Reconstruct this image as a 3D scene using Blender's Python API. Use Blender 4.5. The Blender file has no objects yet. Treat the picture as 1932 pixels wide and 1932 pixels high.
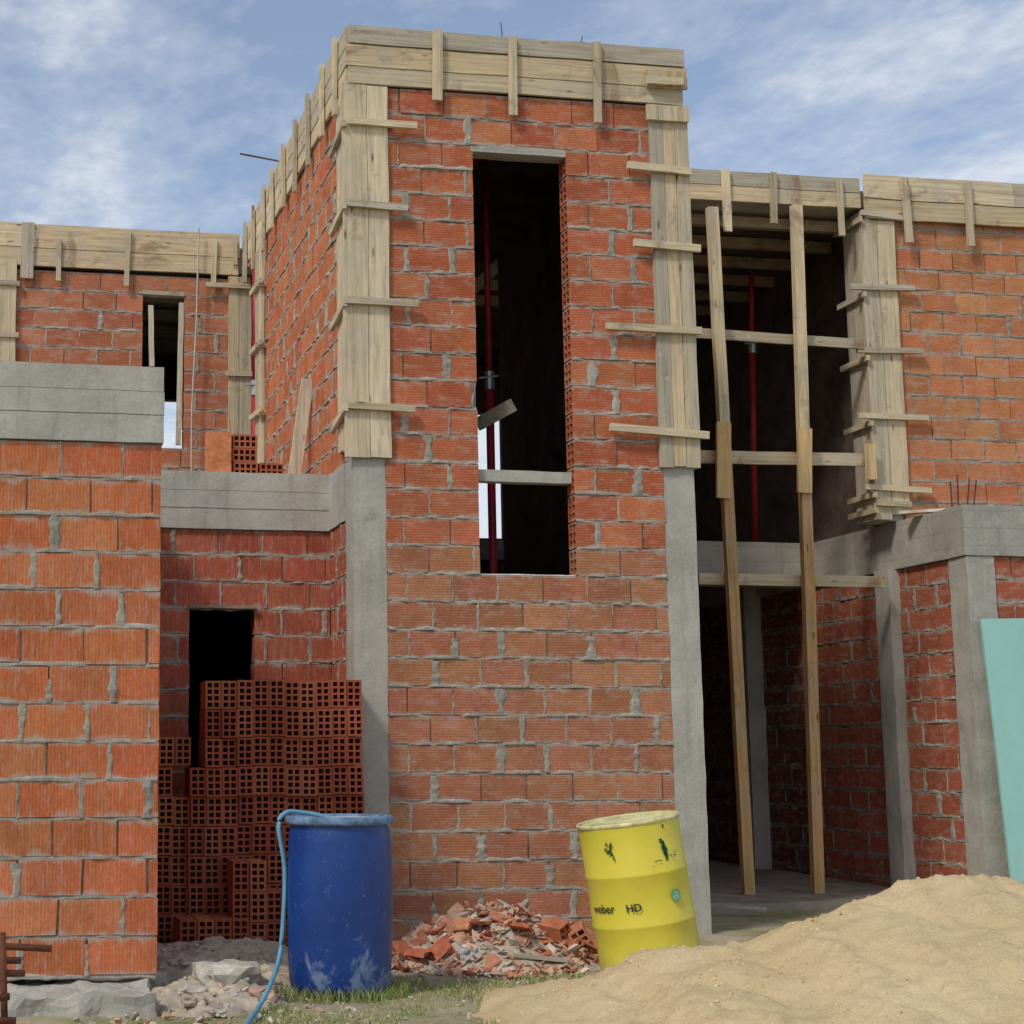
import bpy, math, random, bmesh
from mathutils import Vector, Matrix, noise as mn
R=random.Random(11)
rad=math.radians
scn=bpy.context.scene; COL=scn.collection
# ------------------------------------------------ camera geometry
FP=3100.; CX=500.; CY=966.; A=rad(9.5); TH=math.atan(454/3100)
CAM=Vector((-2.513,-11.239,1.26))
sA,cA,sT,cT=math.sin(A),math.cos(A),math.sin(TH),math.cos(TH)
FW=Vector((sA*cT,cA*cT,sT)); RT=Vector((cA,-sA,0)); UP=RT.cross(FW); FH=Vector((sA,cA,0))
def ray(px,py): return FW*FP+RT*(px-CX)+UP*(CY-py)
def onY(px,py,y): d=ray(px,py); return CAM+d*((y-CAM.y)/d.y)
def onX(px,py,x): d=ray(px,py); return CAM+d*((x-CAM.x)/d.x)
def onZ(px,py,z): d=ray(px,py); return CAM+d*((z-CAM.z)/d.z)
def onD(px,py,D): d=ray(px,py); return CAM+d*(D/d.dot(FH))
def rD(r,D,z): return Vector((CAM.x,CAM.y,0))+RT*r+FH*D+Vector((0,0,z))
def toRD(p): q=p-CAM; return q.dot(RT),q.dot(FH)
# ------------------------------------------------ mesh builder
class MB:
    def __init__(s): s.v=[]; s.f=[]; s.c=[]; s.m=[]; s.smooth=False
    def add(s,vs,fs,col=(1,1,1),mi=0):
        n=len(s.v); s.v.extend([tuple(q) for q in vs])
        for f in fs: s.f.append(tuple(i+n for i in f)); s.c.append(col); s.m.append(mi)
    def build(s,name,mats,parent=None,root=None,own=False,local=False):
        vs=s.v; L=Vector((0,0,0))
        if own:
            xs=[v[0] for v in vs]; ys=[v[1] for v in vs]; zs=[v[2] for v in vs]
            L=Vector(((min(xs)+max(xs))/2,(min(ys)+max(ys))/2,min(zs)))
        elif parent is not None and not local:
            r=parent
            while r.parent: r=r.parent
            L=r.location.copy()
        me=bpy.data.meshes.new(name)
        me.from_pydata([(v[0]-L.x,v[1]-L.y,v[2]-L.z) for v in vs],[],s.f)
        if not isinstance(mats,(list,tuple)): mats=[mats]
        for m in mats: me.materials.append(m)
        me.polygons.foreach_set('material_index',s.m)
        if s.smooth: me.polygons.foreach_set('use_smooth',[True]*len(s.f))
        at=me.color_attributes.new('col','FLOAT_COLOR','CORNER')
        buf=[]
        for f,c in zip(s.f,s.c): buf.extend((c[0],c[1],c[2],1.0)*len(f))
        at.data.foreach_set('color',buf)
        me.update()
        o=bpy.data.objects.new(name,me); COL.objects.link(o)
        if own: o.location=L
        if parent is not None: o.parent=parent
        return o
def tag(o,label=None,cat=None,group=None,kind=None):
    if label: o['label']=label
    if cat: o['category']=cat
    if group: o['group']=group
    if kind: o['kind']=kind
    return o
def thing(name,label,cat,loc=(0,0,0),group=None):
    o=bpy.data.objects.new(name,None); COL.objects.link(o); o.location=loc; o.empty_display_size=.1
    return tag(o,label,cat,group)
BF=[(0,3,2,1),(4,5,6,7),(0,1,5,4),(1,2,6,5),(2,3,7,6),(3,0,4,7)]
def abox(mb,P,a0,a1,d0,d1,z0,z1,col=(1,1,1),mi=0,j=0.):
    vs=[P(a,d,z) for z in (z0,z1) for (a,d) in ((a0,d0),(a1,d0),(a1,d1),(a0,d1))]
    if j: vs=[tuple(c+R.uniform(-j,j) for c in v) for v in vs]
    mb.add(vs,BF,col,mi)
def rbox(mb,x0,x1,y0,y1,z0,z1,step=.15,amp=.005,col=(1,1,1),mi=0,fr=4.):
    lo=(x0,y0,z0); hi=(x1,y1,z1)
    for ax in range(3):
        u,w=[i for i in range(3) if i!=ax]
        nu=max(1,min(110,math.ceil((hi[u]-lo[u])/step))); nw=max(1,min(110,math.ceil((hi[w]-lo[w])/step)))
        for side in (0,1):
            vs=[];fs=[]
            for i in range(nu+1):
                for k in range(nw+1):
                    p=[0,0,0]; p[ax]=hi[ax] if side else lo[ax]
                    p[u]=lo[u]+(hi[u]-lo[u])*i/nu; p[w]=lo[w]+(hi[w]-lo[w])*k/nw
                    n=mn.noise_vector(Vector(p)*fr+Vector((3.1,7.7,1.3)))
                    if fr>8: n=n*.6+mn.noise_vector(Vector(p)*fr*.35)*.6
                    vs.append((p[0]+n.x*amp,p[1]+n.y*amp,p[2]+n.z*amp))
            for i in range(nu):
                for k in range(nw):
                    q=(i*(nw+1)+k,(i+1)*(nw+1)+k,(i+1)*(nw+1)+k+1,i*(nw+1)+k+1)
                    flip=(side==1)!=(ax==1)
                    fs.append(q if flip else q[::-1])
            mb.add(vs,fs,col,mi)
def beam(mb,p,q,w,h,side=None,col=(1,1,1),seg=6,j=.002,mi=0):
    p=Vector(p);q=Vector(q);d=(q-p).normalized()
    s=Vector(side) if side is not None else (Vector((0,1,0)) if abs(d.y)<.9 else Vector((1,0,0)))
    b=d.cross(s).normalized(); s=b.cross(d).normalized()
    vs=[];fs=[]
    for i in range(seg+1):
        c=p+(q-p)*(i/seg)+(b*R.uniform(-j,j)+s*R.uniform(-j,j) if 0<i<seg else Vector())
        for (e,g) in ((-1,-1),(1,-1),(1,1),(-1,1)): vs.append(c+b*(e*w/2)+s*(g*h/2))
    for i in range(seg):
        for k in range(4):
            a=i*4+k; c2=i*4+(k+1)%4; fs.append((a,c2,c2+4,a+4))
    fs.append((3,2,1,0)); n=seg*4; fs.append((n,n+1,n+2,n+3))
    mb.add(vs,fs,col,mi)
def tube(mb,pts,r,n=10,col=(1,1,1),mi=0,rs=None):
    pts=[Vector(p) for p in pts]; vs=[];fs=[]
    up=Vector((0.13,0.21,1)).normalized()
    for i,p in enumerate(pts):
        d=(pts[min(i+1,len(pts)-1)]-pts[max(i-1,0)]).normalized()
        a=d.cross(up)
        if a.length<.05: a=d.cross(Vector((1,0.1,0)))
        a.normalize(); b=d.cross(a).normalized()
        rr=rs[i] if rs else r
        for k in range(n):
            t=2*math.pi*k/n; vs.append(p+a*(math.cos(t)*rr)+b*(math.sin(t)*rr))
    for i in range(len(pts)-1):
        for k in range(n): fs.append((i*n+k,i*n+(k+1)%n,(i+1)*n+(k+1)%n,(i+1)*n+k))
    fs.append(tuple(range(n))[::-1]); fs.append(tuple(range((len(pts)-1)*n,len(pts)*n)))
    mb.add(vs,fs,col,mi)
def spline(P,n=8):
    P=[Vector(p) for p in P]; out=[]
    Q=[P[0]]+P+[P[-1]]
    for i in range(1,len(Q)-2):
        for k in range(n):
            t=k/n; a,b,c,d=Q[i-1],Q[i],Q[i+1],Q[i+2]
            out.append(.5*((2*b)+(c-a)*t+(2*a-5*b+4*c-d)*t*t+(3*b-a-3*c+d)*t**3))
    out.append(P[-1]); return out
def lathe(mb,prof,n=48,col=(1,1,1),mi=0,dent=0):
    vs=[];fs=[]
    for (r,z) in prof:
        for k in range(n):
            t=2*math.pi*k/n
            rr=r+(mn.noise(Vector((math.cos(t)*1.6,math.sin(t)*1.6,z*2.2)))*dent if dent and r>.1 else 0)
            vs.append((rr*math.cos(t),rr*math.sin(t),z))
    for i in range(len(prof)-1):
        for k in range(n): fs.append((i*n+k,i*n+(k+1)%n,(i+1)*n+(k+1)%n,(i+1)*n+k))
    mb.add(vs,fs,col,mi)
# ------------------------------------------------ materials
def newmat(name,rough=.9,spec=.2):
    m=bpy.data.materials.new(name); m.use_nodes=True; nt=m.node_tree
    b=nt.nodes['Principled BSDF']; b.inputs['Roughness'].default_value=rough
    b.inputs['Specular IOR Level'].default_value=spec
    return m,nt,b
def N(nt,t,**kw):
    n=nt.nodes.new(t)
    for k,v in kw.items():
        if hasattr(n,k): setattr(n,k,v)
        else: n.inputs[k].default_value=v
    return n
def math_(nt,op,a,b=None,c=None):
    n=N(nt,'ShaderNodeMath',operation=op)
    for i,v in enumerate((a,b,c)):
        if v is None: continue
        if isinstance(v,(int,float)): n.inputs[i].default_value=v
        else: nt.links.new(v,n.inputs[i])
    return n.outputs[0]
def coords(nt,scale=(1,1,1),kind='Object'):
    tc=N(nt,'ShaderNodeTexCoord'); mp=N(nt,'ShaderNodeMapping'); mp.inputs['Scale'].default_value=scale
    nt.links.new(tc.outputs[kind],mp.inputs['Vector']); return mp.outputs['Vector']
def noise(nt,vec,scale,detail=4,rough=.6,dist=0):
    n=N(nt,'ShaderNodeTexNoise'); n.inputs['Scale'].default_value=scale; n.inputs['Detail'].default_value=min(detail,4)
    n.inputs['Roughness'].default_value=rough; n.inputs['Distortion'].default_value=dist
    if vec is not None: nt.links.new(vec,n.inputs['Vector'])
    return n.outputs['Fac']
def ramp(nt,fac,stops):
    r=N(nt,'ShaderNodeValToRGB'); e=r.color_ramp.elements
    while len(e)<len(stops): e.new(.5)
    for i,(p,c) in enumerate(stops):
        e[i].position=p; e[i].color=(c,c,c,1) if not isinstance(c,(tuple,list)) else (*c,1)
    nt.links.new(fac,r.inputs['Fac']); return r.outputs['Color']
def mix(nt,fac,a,b,mode='MIX'):
    m=N(nt,'ShaderNodeMix',data_type='RGBA',blend_type=mode)
    for sock,v in ((m.inputs[0],fac),(m.inputs[6],a),(m.inputs[7],b)):
        if isinstance(v,(int,float)): sock.default_value=v
        elif isinstance(v,tuple): sock.default_value=(*v,1)
        else: nt.links.new(v,sock)
    return m.outputs[2]
def bump(nt,b,h,strength=.5,dist=.01,prev=None):
    n=N(nt,'ShaderNodeBump'); n.inputs['Strength'].default_value=strength; n.inputs['Distance'].default_value=dist
    nt.links.new(h,n.inputs['Height'])
    if prev is not None: nt.links.new(prev,n.inputs['Normal'])
    nt.links.new(n.outputs['Normal'],b.inputs['Normal']); return n.outputs['Normal']
def setc(nt,b,c): nt.links.new(c,b.inputs['Base Color'])
def attr(nt):
    a=N(nt,'ShaderNodeAttribute'); a.attribute_name='col'; return a.outputs['Color']
def mat_brick(name,ribdir='Z',smear=.55,objrandom=False):
    m,nt,b=newmat(name,.92,.12); v=coords(nt)
    if objrandom:
        oi=N(nt,'ShaderNodeObjectInfo')
        c=ramp(nt,oi.outputs['Random'],[(0,(.36,.085,.045)),(.5,(.42,.115,.06)),(1,(.48,.16,.08))])
    else: c=attr(nt)
    c=mix(nt,1.,c,ramp(nt,noise(nt,v,5,4),[(.25,.80),(.75,1.16)]),'MULTIPLY')
    c=mix(nt,.7,c,ramp(nt,noise(nt,v,48,3,.7),[(.3,.76),(.7,1.18)]),'MULTIPLY')
    vs=coords(nt,(3,3,8) if ribdir!='X' else (20,20,3.2)); sn=noise(nt,vs,2.2,4,.75)
    c=mix(nt,ramp(nt,sn,[(.50,0.),(.74,smear)]),c,(.50,.41,.33))
    if not objrandom:   # cement film feathering away from each bed joint (courses are 0.2 m)
        sp=N(nt,'ShaderNodeSeparateXYZ'); nt.links.new(v,sp.inputs[0])
        fr=math_(nt,'FRACT',math_(nt,'MULTIPLY_ADD',sp.outputs['Z'],5.,-.595+10))
        e=math_(nt,'MULTIPLY',math_(nt,'ABSOLUTE',math_(nt,'SUBTRACT',fr,.5)),2.)
        n2=noise(nt,v,9,4,.72)
        q=math_(nt,'MULTIPLY_ADD',n2,.95,math_(nt,'MULTIPLY',e,.55))
        c=mix(nt,ramp(nt,math_(nt,'SUBTRACT',q,.5),[(.36,0.),(.56,.8)]),c,(.42,.385,.32))
    w=N(nt,'ShaderNodeTexWave',wave_type='BANDS',bands_direction=ribdir); w.inputs['Scale'].default_value=17
    w.inputs['Distortion'].default_value=.4; nt.links.new(v,w.inputs['Vector'])
    c=mix(nt,.22,c,ramp(nt,w.outputs['Fac'],[(.1,.5),(.6,1.1)]),'MULTIPLY')
    setc(nt,b,c)
    n1=bump(nt,b,w.outputs['Fac'],.22,.004); bump(nt,b,noise(nt,v,40,4,.7),.4,.007,n1)
    return m
def mat_mortar():
    m,nt,b=newmat('mortar',.95,.1); v=coords(nt)
    c=mix(nt,1.,attr(nt),ramp(nt,noise(nt,v,12,4,.75),[(.25,.55),(.75,1.25)]),'MULTIPLY')
    c=mix(nt,ramp(nt,noise(nt,v,5,4,.7),[(.55,0.),(.75,.5)]),c,(.38,.22,.14)); setc(nt,b,c)
    bump(nt,b,noise(nt,v,60,4,.75),.8,.012); return m
def mat_concrete(name,base=(.41,.39,.335),lines=True):
    m,nt,b=newmat(name,.9,.2); v=coords(nt)
    c=mix(nt,ramp(nt,noise(nt,v,1.6,4,.65),[(.3,0.),(.7,1.)]),tuple(x*.76 for x in base),tuple(x*1.16 for x in base))
    vs=coords(nt,(7,7,.7)); c=mix(nt,ramp(nt,noise(nt,vs,1.5,4,.65),[(.52,0.),(.80,.5)]),c,(.18,.165,.135))
    c=mix(nt,ramp(nt,noise(nt,v,4.5,4,.8),[(.55,0.),(.68,.45)]),c,(.54,.51,.44))
    c=mix(nt,ramp(nt,noise(nt,v,3.0,4,.78,.5),[(.60,0.),(.70,.45)]),c,(.24,.215,.175))
    c=mix(nt,.55,c,ramp(nt,noise(nt,v,45,4,.8),[(.3,.76),(.7,1.16)]),'MULTIPLY')
    w=N(nt,'ShaderNodeTexWave',wave_type='BANDS',bands_direction='Z' if lines else 'X',wave_profile='SAW'); w.inputs['Scale'].default_value=2.1
    w.inputs['Distortion'].default_value=.3; nt.links.new(v,w.inputs['Vector'])
    if lines: c=mix(nt,.5,c,ramp(nt,w.outputs['Fac'],[(.0,.5),(.06,1.),(.9,1.06),(1.,.95)]),'MULTIPLY')
    setc(nt,b,c)
    n1=bump(nt,b,w.outputs['Fac'],.3 if lines else .1,.010); bump(nt,b,noise(nt,v,10,4,.8),.4,.014,n1); return m
def mat_wood(name,ax):
    m,nt,b=newmat(name,.85,.15)
    s=[38,38,38]; s[ax]=1.6; v=coords(nt,tuple(s)); v0=coords(nt)
    c=mix(nt,1.,attr(nt),ramp(nt,noise(nt,v,1.,4,.65,.6),[(.28,.52),(.5,.94),(.75,1.18)]),'MULTIPLY')
    c=mix(nt,ramp(nt,noise(nt,v0,2.6,4,.72),[(.46,0.),(.66,.55)]),c,(.43,.385,.30))   # cement film
    s2=[5,5,5]; s2[ax]=1.4; vk=coords(nt,tuple(s2))
    vo=N(nt,'ShaderNodeTexVoronoi'); vo.inputs['Scale'].default_value=1.9; nt.links.new(vk,vo.inputs['Vector'])
    c=mix(nt,ramp(nt,vo.outputs['Distance'],[(.05,.75),(.13,0.)]),c,(.11,.05,.022))
    c=mix(nt,ramp(nt,noise(nt,v0,2.1,4,.75,.6),[(.56,0.),(.68,.6)]),c,(.20,.11,.06))
    c=mix(nt,ramp(nt,noise(nt,v0,9,4,.8),[(.60,0.),(.68,.5)]),c,(.54,.50,.42))
    setc(nt,b,c); bump(nt,b,noise(nt,v,1.,4,.7,.6),.5,.007); return m
def mat_simple(name,col,rough=.7,spec=.3,var=.3,metal=0,sc=8,useattr=False):
    m,nt,b=newmat(name,rough,spec); b.inputs['Metallic'].default_value=metal; v=coords(nt)
    base=attr(nt) if useattr else col
    c=mix(nt,1.,base,ramp(nt,noise(nt,v,sc,4,.7),[(.3,1-var),(.7,1+var)]),'MULTIPLY'); setc(nt,b,c)
    bump(nt,b,noise(nt,v,sc*5,3,.7),.4,.006); return m
M={}
M['brick']=mat_brick('clay_brick_ribbed'); M['brickv']=mat_brick('clay_brick_scratched','X',.45)
M['hbrick']=mat_brick('hollow_clay_brick','Y',.15,True)
M['mortar']=mat_mortar(); M['conc']=mat_concrete('cast_concrete'); M['concv']=mat_concrete('cast_concrete_column',(.44,.42,.36),False)
M['wx'],M['wy'],M['wz']=mat_wood('timber_along_x',0),mat_wood('timber_along_y',1),mat_wood('timber_upright',2)
M['inner']=mat_simple('shade_darkened_interior',(.10,.075,.06),.95,.1,.5,0,3)  # the shade of the rooms is put into this low base colour
M['red']=mat_simple('red_painted_steel',(.34,.018,.028),.5,.4,.35)
M['zinc']=mat_simple('galvanised_steel',(.45,.45,.44),.45,.5,.2,.7)
M['rust']=mat_simple('rusty_steel',(.13,.05,.03),.85,.2,.5)
M['rubble']=mat_simple('broken_clay',(1,1,1),.95,.1,.35,0,12,True)
M['clod']=mat_simple('sand_clod',(1,1,1),.97,.05,.15,0,12,True)
M['teal']=mat_simple('teal_painted_board',(.33,.60,.54),.6,.3,.05,0,2)
M['hose']=mat_simple('light_blue_hose',(.13,.33,.46),.5,.4,.15)
M['rope']=mat_simple('pale_cord',(.5,.46,.40),.9,.1,.2)
M['black']=mat_simple('black_paint',(.025,.025,.02),.6,.3,.3)
M['green']=mat_simple('dark_green_label',(.012,.06,.03),.6,.3,.5,0,30)
M['mint']=mat_simple('green_print',(.05,.42,.22),.6,.3,.2)
def mat_blue():
    m,nt,b=newmat('blue_plastic',.38,.5); v=coords(nt)
    c=mix(nt,ramp(nt,noise(nt,v,3,4,.6),[(.3,0.),(.7,1.)]),(.003,.028,.16),(.006,.052,.25))
    sp=N(nt,'ShaderNodeSeparateXYZ'); nt.links.new(v,sp.inputs[0])
    zz=N(nt,'ShaderNodeMapRange'); zz.inputs['From Min'].default_value=.50; zz.inputs['From Max'].default_value=.02
    zz.inputs['To Min'].default_value=-.12; zz.inputs['To Max'].default_value=.10; nt.links.new(sp.outputs['Z'],zz.inputs['Value'])
    ad=math_(nt,'ADD',noise(nt,v,5,4,.78,.4),zz.outputs[0])
    c=mix(nt,ramp(nt,ad,[(.55,0.),(.66,.6)]),c,(.24,.30,.38))
    sc=coords(nt,(9,9,40)); c=mix(nt,ramp(nt,noise(nt,sc,1.4,4,.8,1.5),[(.69,0.),(.74,.6)]),c,(.24,.36,.5))
    c=mix(nt,ramp(nt,noise(nt,v,22,4,.8),[(.60,0.),(.72,.35)]),c,(.18,.28,.42))
    setc(nt,b,c); nt.links.new(ramp(nt,ad,[(.5,.38),(.66,.8)]),b.inputs['Roughness'])
    bump(nt,b,noise(nt,v,10,4,.6),.12,.01); return m
def mat_yellow():
    m,nt,b=newmat('yellow_painted_steel',.45,.4); v=coords(nt)
    c=mix(nt,ramp(nt,noise(nt,v,3,4,.6),[(.3,0.),(.7,1.)]),(.64,.55,.045),(.72,.64,.08))
    c=mix(nt,ramp(nt,noise(nt,v,8,4,.8,.4),[(.58,0.),(.70,.4)]),c,(.46,.42,.17))
    c=mix(nt,ramp(nt,noise(nt,v,15,4,.8,1.),[(.74,0.),(.76,.9)]),c,(.05,.10,.03))
    sp=N(nt,'ShaderNodeSeparateXYZ'); nt.links.new(v,sp.inputs[0])
    c=mix(nt,ramp(nt,math_(nt,'MULTIPLY_ADD',noise(nt,v,7,4,.7),.30,sp.outputs['Z']),[(.18,.7),(.36,0.)]),c,(.27,.30,.10))
    setc(nt,b,c); bump(nt,b,noise(nt,v,6,4,.6),.2,.01); return m
M['blue']=mat_blue(); M['yellow']=mat_yellow()
def mat_sand():
    m,nt,b=newmat('sand',.97,.05); v=coords(nt)
    c=mix(nt,ramp(nt,noise(nt,v,1.3,4,.65),[(.3,0.),(.7,1.)]),(.55,.415,.225),(.66,.52,.31))
    c=mix(nt,ramp(nt,noise(nt,v,7,4,.8),[(.48,0.),(.70,.45)]),c,(.42,.30,.155))
    c=mix(nt,.85,c,ramp(nt,noise(nt,v,95,3,.85),[(.3,.76),(.7,1.16)]),'MULTIPLY')
    setc(nt,b,c); n1=bump(nt,b,noise(nt,v,14,4,.8),.55,.025); bump(nt,b,noise(nt,v,80,3,.85),.7,.008,n1); return m
def mat_ground():
    m,nt,b=newmat('building_site_ground',.97,.08); v=coords(nt)
    c=mix(nt,ramp(nt,noise(nt,v,1.1,4,.65),[(.35,0.),(.65,1.)]),(.33,.27,.18),(.48,.41,.29))
    g=ramp(nt,noise(nt,v,.9,4,.7,.3),[(.42,0.),(.56,.7)])
    gc=mix(nt,ramp(nt,noise(nt,v,14,4,.7),[(.3,0.),(.7,1.)]),(.17,.19,.06),(.32,.31,.13))
    c=mix(nt,g,c,gc)
    c=mix(nt,.8,c,ramp(nt,noise(nt,v,50,4,.8),[(.3,.7),(.7,1.2)]),'MULTIPLY')
    setc(nt,b,c); n1=bump(nt,b,noise(nt,v,12,4,.8),.6,.04); bump(nt,b,noise(nt,v,90,4,.8),.5,.01,n1); return m
M['sand']=mat_sand(); M['ground']=mat_ground()
M['dirt']=mat_simple('rubble_dirt',(.43,.37,.28),.97,.08,.35,0,9)
M['floor']=mat_simple('dusty_floor',(.30,.25,.19),.97,.08,.35,0,4)
def mat_grass():
    m,nt,b=newmat('grass_blades',.8,.2); setc(nt,b,attr(nt)); return m
M['grass']=mat_grass()
MORT=(.41,.38,.315)
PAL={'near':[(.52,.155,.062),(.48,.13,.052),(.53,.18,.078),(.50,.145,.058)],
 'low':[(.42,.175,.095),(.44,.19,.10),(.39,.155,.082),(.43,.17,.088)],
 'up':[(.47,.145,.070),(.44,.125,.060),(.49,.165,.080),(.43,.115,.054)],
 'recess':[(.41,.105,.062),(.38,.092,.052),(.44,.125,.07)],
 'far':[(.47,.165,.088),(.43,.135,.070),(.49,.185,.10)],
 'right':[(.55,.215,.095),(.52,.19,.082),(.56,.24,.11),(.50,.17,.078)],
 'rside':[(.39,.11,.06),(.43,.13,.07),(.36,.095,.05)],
 'deep':[(.20,.068,.045),(.17,.056,.038)]}  # darker side wall bricks, interior shade worked into the colour
# ------------------------------------------------ brick wall
def hollow(mb,P,a0,a1,d0,d1,z0,z1,nc=2,nr=3,t=.011,col=(1,1,1),mi=0):
    def cuts(lo,hi,n):
        c=(hi-lo-(n+1)*t)/n; out=[lo]; x=lo
        for i in range(n): x+=t; out.append(x); x+=c; out.append(x)
        out.append(hi); return out
    D=cuts(d0,d1,nc); Z=cuts(z0,z1,nr); nd,nz=len(D)-1,len(Z)-1
    solid=lambda i,k: 0<=i<nd and 0<=k<nz and not (i%2==1 and k%2==1)
    for i in range(nd):
        for k in range(nz):
            if solid(i,k):
                for a in (a0,a1): mb.add([P(a,D[i],Z[k]),P(a,D[i+1],Z[k]),P(a,D[i+1],Z[k+1]),P(a,D[i],Z[k+1])],[(0,1,2,3)],col,mi)
            for (di,dk,e) in ((1,0,0),(-1,0,1),(0,1,2),(0,-1,3)):
                if solid(i,k) and not solid(i+di,k+dk):
                    if e<2:
                        d=D[i+1] if e==0 else D[i]; q=[(d,Z[k]),(d,Z[k+1])]
                    else:
                        z=Z[k+1] if e==2 else Z[k]; q=[(D[i],z),(D[i+1],z)]
                    mb.add([P(a0,*q[0]),P(a0,*q[1]),P(a1,*q[1]),P(a1,*q[0])],[(0,1,2,3)],col,mi)
def brick_wall(plane,c,out,a0,a1,z0,z1,pal,holes=(),th=.15,off=0.,label=None,mat='brick',hj=False,bw=.335,zref=.119,wild=1.,mscale=1.):
    mb=MB()
    P=(lambda a,d,z:(a,c+out*d,z)) if plane=='y' else (lambda a,d,z:(c+out*d,a,z))
    k=math.floor((z0-zref)/.2)
    while zref+k*.2<z1-.02:
        zb=max(z0,zref+k*.2); zt=min(z1,zref+(k+1)*.2); zm=(zb+zt)/2; kk=k; k+=1
        if zt-zb<.03: continue
        iv=[(a0,a1,False)]
        for h in holes:
            if h[2]<zm<h[3]:
                nv=[]
                for (s,e,fl) in iv:
                    if h[0]<=s and h[1]>=e: continue
                    if h[0]>s and h[0]<e: nv.append((s,h[0],fl))
                    if h[1]>s and h[1]<e: nv.append((h[1],e,True))
                    if h[1]<=s or h[0]>=e: nv.append((s,e,fl))
                iv=nv
        p=pal(zm) if callable(pal) else pal
        mean=tuple(sum(q[i] for q in p)/len(p) for i in range(3))
        for (s,e,fl) in iv:
            joints=[]; hollow_end=s
            t=a0-((kk%2)*.5+off)*bw-.02+R.uniform(-.03,.03)
            if fl and hj: t=s-((kk%2)*.5)*bw+ (0.001 if kk%2==0 else 0)
            first=True
            while t<e-.02:
                b0=t+.006 if t>s+.035 else s; t1=t+bw*R.uniform(.98,1.02)
                b1=t1-.006 if t1<e-.035 else e
                if b1-b0>.03 and t1>s+.035:
                    col=R.choice(p); f=R.uniform(.88,1.11); col=tuple((x*.7+y*.3)*f for x,y in zip(col,mean)); col=(col[0],col[1]*R.uniform(.93,1.09),col[2])
                    d=R.uniform(-.005,.005); dz=R.uniform(-.003,.003)
                    if fl and hj and first:
                        hollow(mb,P,b0,b1,-th,d,zb+.007,zt-.007,2,3,.012,col,0); hollow_end=b1
                        abox(mb,P,b0+.012,b1,-th+.01,-.012,zb-.006,zb+.006,MORT,1)
                    else: abox(mb,P,b0,b1,-th,d,zb+.008+dz,zt-.008+dz,col,0,.0035)
                    first=False
                    if b1<e-.001: joints.append(b1+.006)
                t=t1
            ms=hollow_end if hollow_end>s else s+.008
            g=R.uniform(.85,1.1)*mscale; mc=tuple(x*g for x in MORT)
            if e-.008-ms>.02: abox(mb,P,ms,e-.008,-th+.006,-.011,zb,zt,tuple(x*.8 for x in mc),1)
            n=max(2,int((e-s)/.04)); vs=[];fs=[]; sd=R.uniform(0,50)
            for i in range(n+1):
                a=s+.004+(e-s-.008)*i/n
                q=mn.noise(Vector((a*7,sd,zb*3)))*1.4+R.uniform(-.35,.35)
                hu=.011+.015*max(-.4,q)*wild+R.uniform(0,.006); hd=.010+.018*max(-.4,-q)*wild+R.uniform(0,.007)
                pr=-.001+.010*q*wild+R.uniform(-.002,.004); pr=max(-.007,min(.011,pr))
                vs+= [P(a,-.010,zb+hu+.003),P(a,pr,zb+hu*.4),P(a,pr+.001,zb-hd*.5),P(a,-.010,zb-hd-.003)]
            for i in range(n):
                for q in range(3): fs.append((i*4+q,(i+1)*4+q,(i+1)*4+q+1,i*4+q+1))
            mb.add(vs,fs,mc,1)
            for jx in joints:
                r=R.random()
                if r<.30: continue
                wd=R.uniform(.009,.015) if r<.66 else R.uniform(.017,.042)*wild
                n=6; vs=[];fs=[]; z_a=zb+.004; z_b=zt-.004
                if r>.85: z_b=zt-R.uniform(.0,.08)
                for i in range(n+1):
                    z=z_a+(z_b-z_a)*i/n; w=wd*R.uniform(.6,1.35); o=R.uniform(-.004,.004); pr=R.uniform(-.004,.006)+(.005 if r>.66 else 0)
                    vs+=[P(jx-w+o,-.006,z),P(jx-w*.4+o,pr,z),P(jx+w*.5+o,pr,z),P(jx+w+o,-.006,z)]
                for i in range(n):
                    for q in range(3): fs.append((i*4+q,(i+1)*4+q,(i+1)*4+q+1,i*4+q+1))
                mb.add(vs,fs,mc,1)
    o=mb.build('brick_wall',[M[mat],M['mortar']],HOUSE)
    if label: o['label']=label
    return o
HOUSE=thing('unfinished_house','unfinished two storey red hollow brick house with grey concrete columns and floor beams','house',(0,0,0))
ZS=3.34
hx0=onY(899,700,0).x; hx1=onY(1078,700,0).x
brick_wall('y',0,-1,.24,2.33,-.08,6.119,lambda z:PAL['low'] if z<2.8 else PAL['up'],holes=[(hx0,hx1,2.519,5.719)],hj=True,label='tower front brick wall with a tall narrow opening',wild=1.15)
brick_wall('x',0,-1,.25,3.75,ZS,6.12,PAL['near'],label='upper side wall of the tower',wild=1.5)
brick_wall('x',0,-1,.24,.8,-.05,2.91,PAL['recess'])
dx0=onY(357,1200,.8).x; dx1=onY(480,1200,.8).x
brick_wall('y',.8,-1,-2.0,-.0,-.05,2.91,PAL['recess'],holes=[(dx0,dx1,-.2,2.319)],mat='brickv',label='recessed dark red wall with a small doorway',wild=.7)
brick_wall('y',-2.5,-1,-4.6,-1.62,.1,2.92,PAL['near'],mat='brickv',off=.2,label='near bright orange brick wall',wild=.8,mscale=.95)
brick_wall('x',-1.62,1,-2.34,.8,.1,2.92,PAL['near'])
wx0=onY(268,700,5.1).x; wx1=onY(347,700,5.1).x
brick_wall('y',5.1,-1,-5.0,-.16,ZS,6.14,PAL['far'],holes=[(wx0,wx1,4.319,5.919)],label='upper left brick wall with a narrow window opening')
brick_wall('y',2.4,-1,5.68,9.0,ZS,6.2,PAL['right'],label='upper right orange brick wall',wild=.5,mscale=.9)
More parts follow.
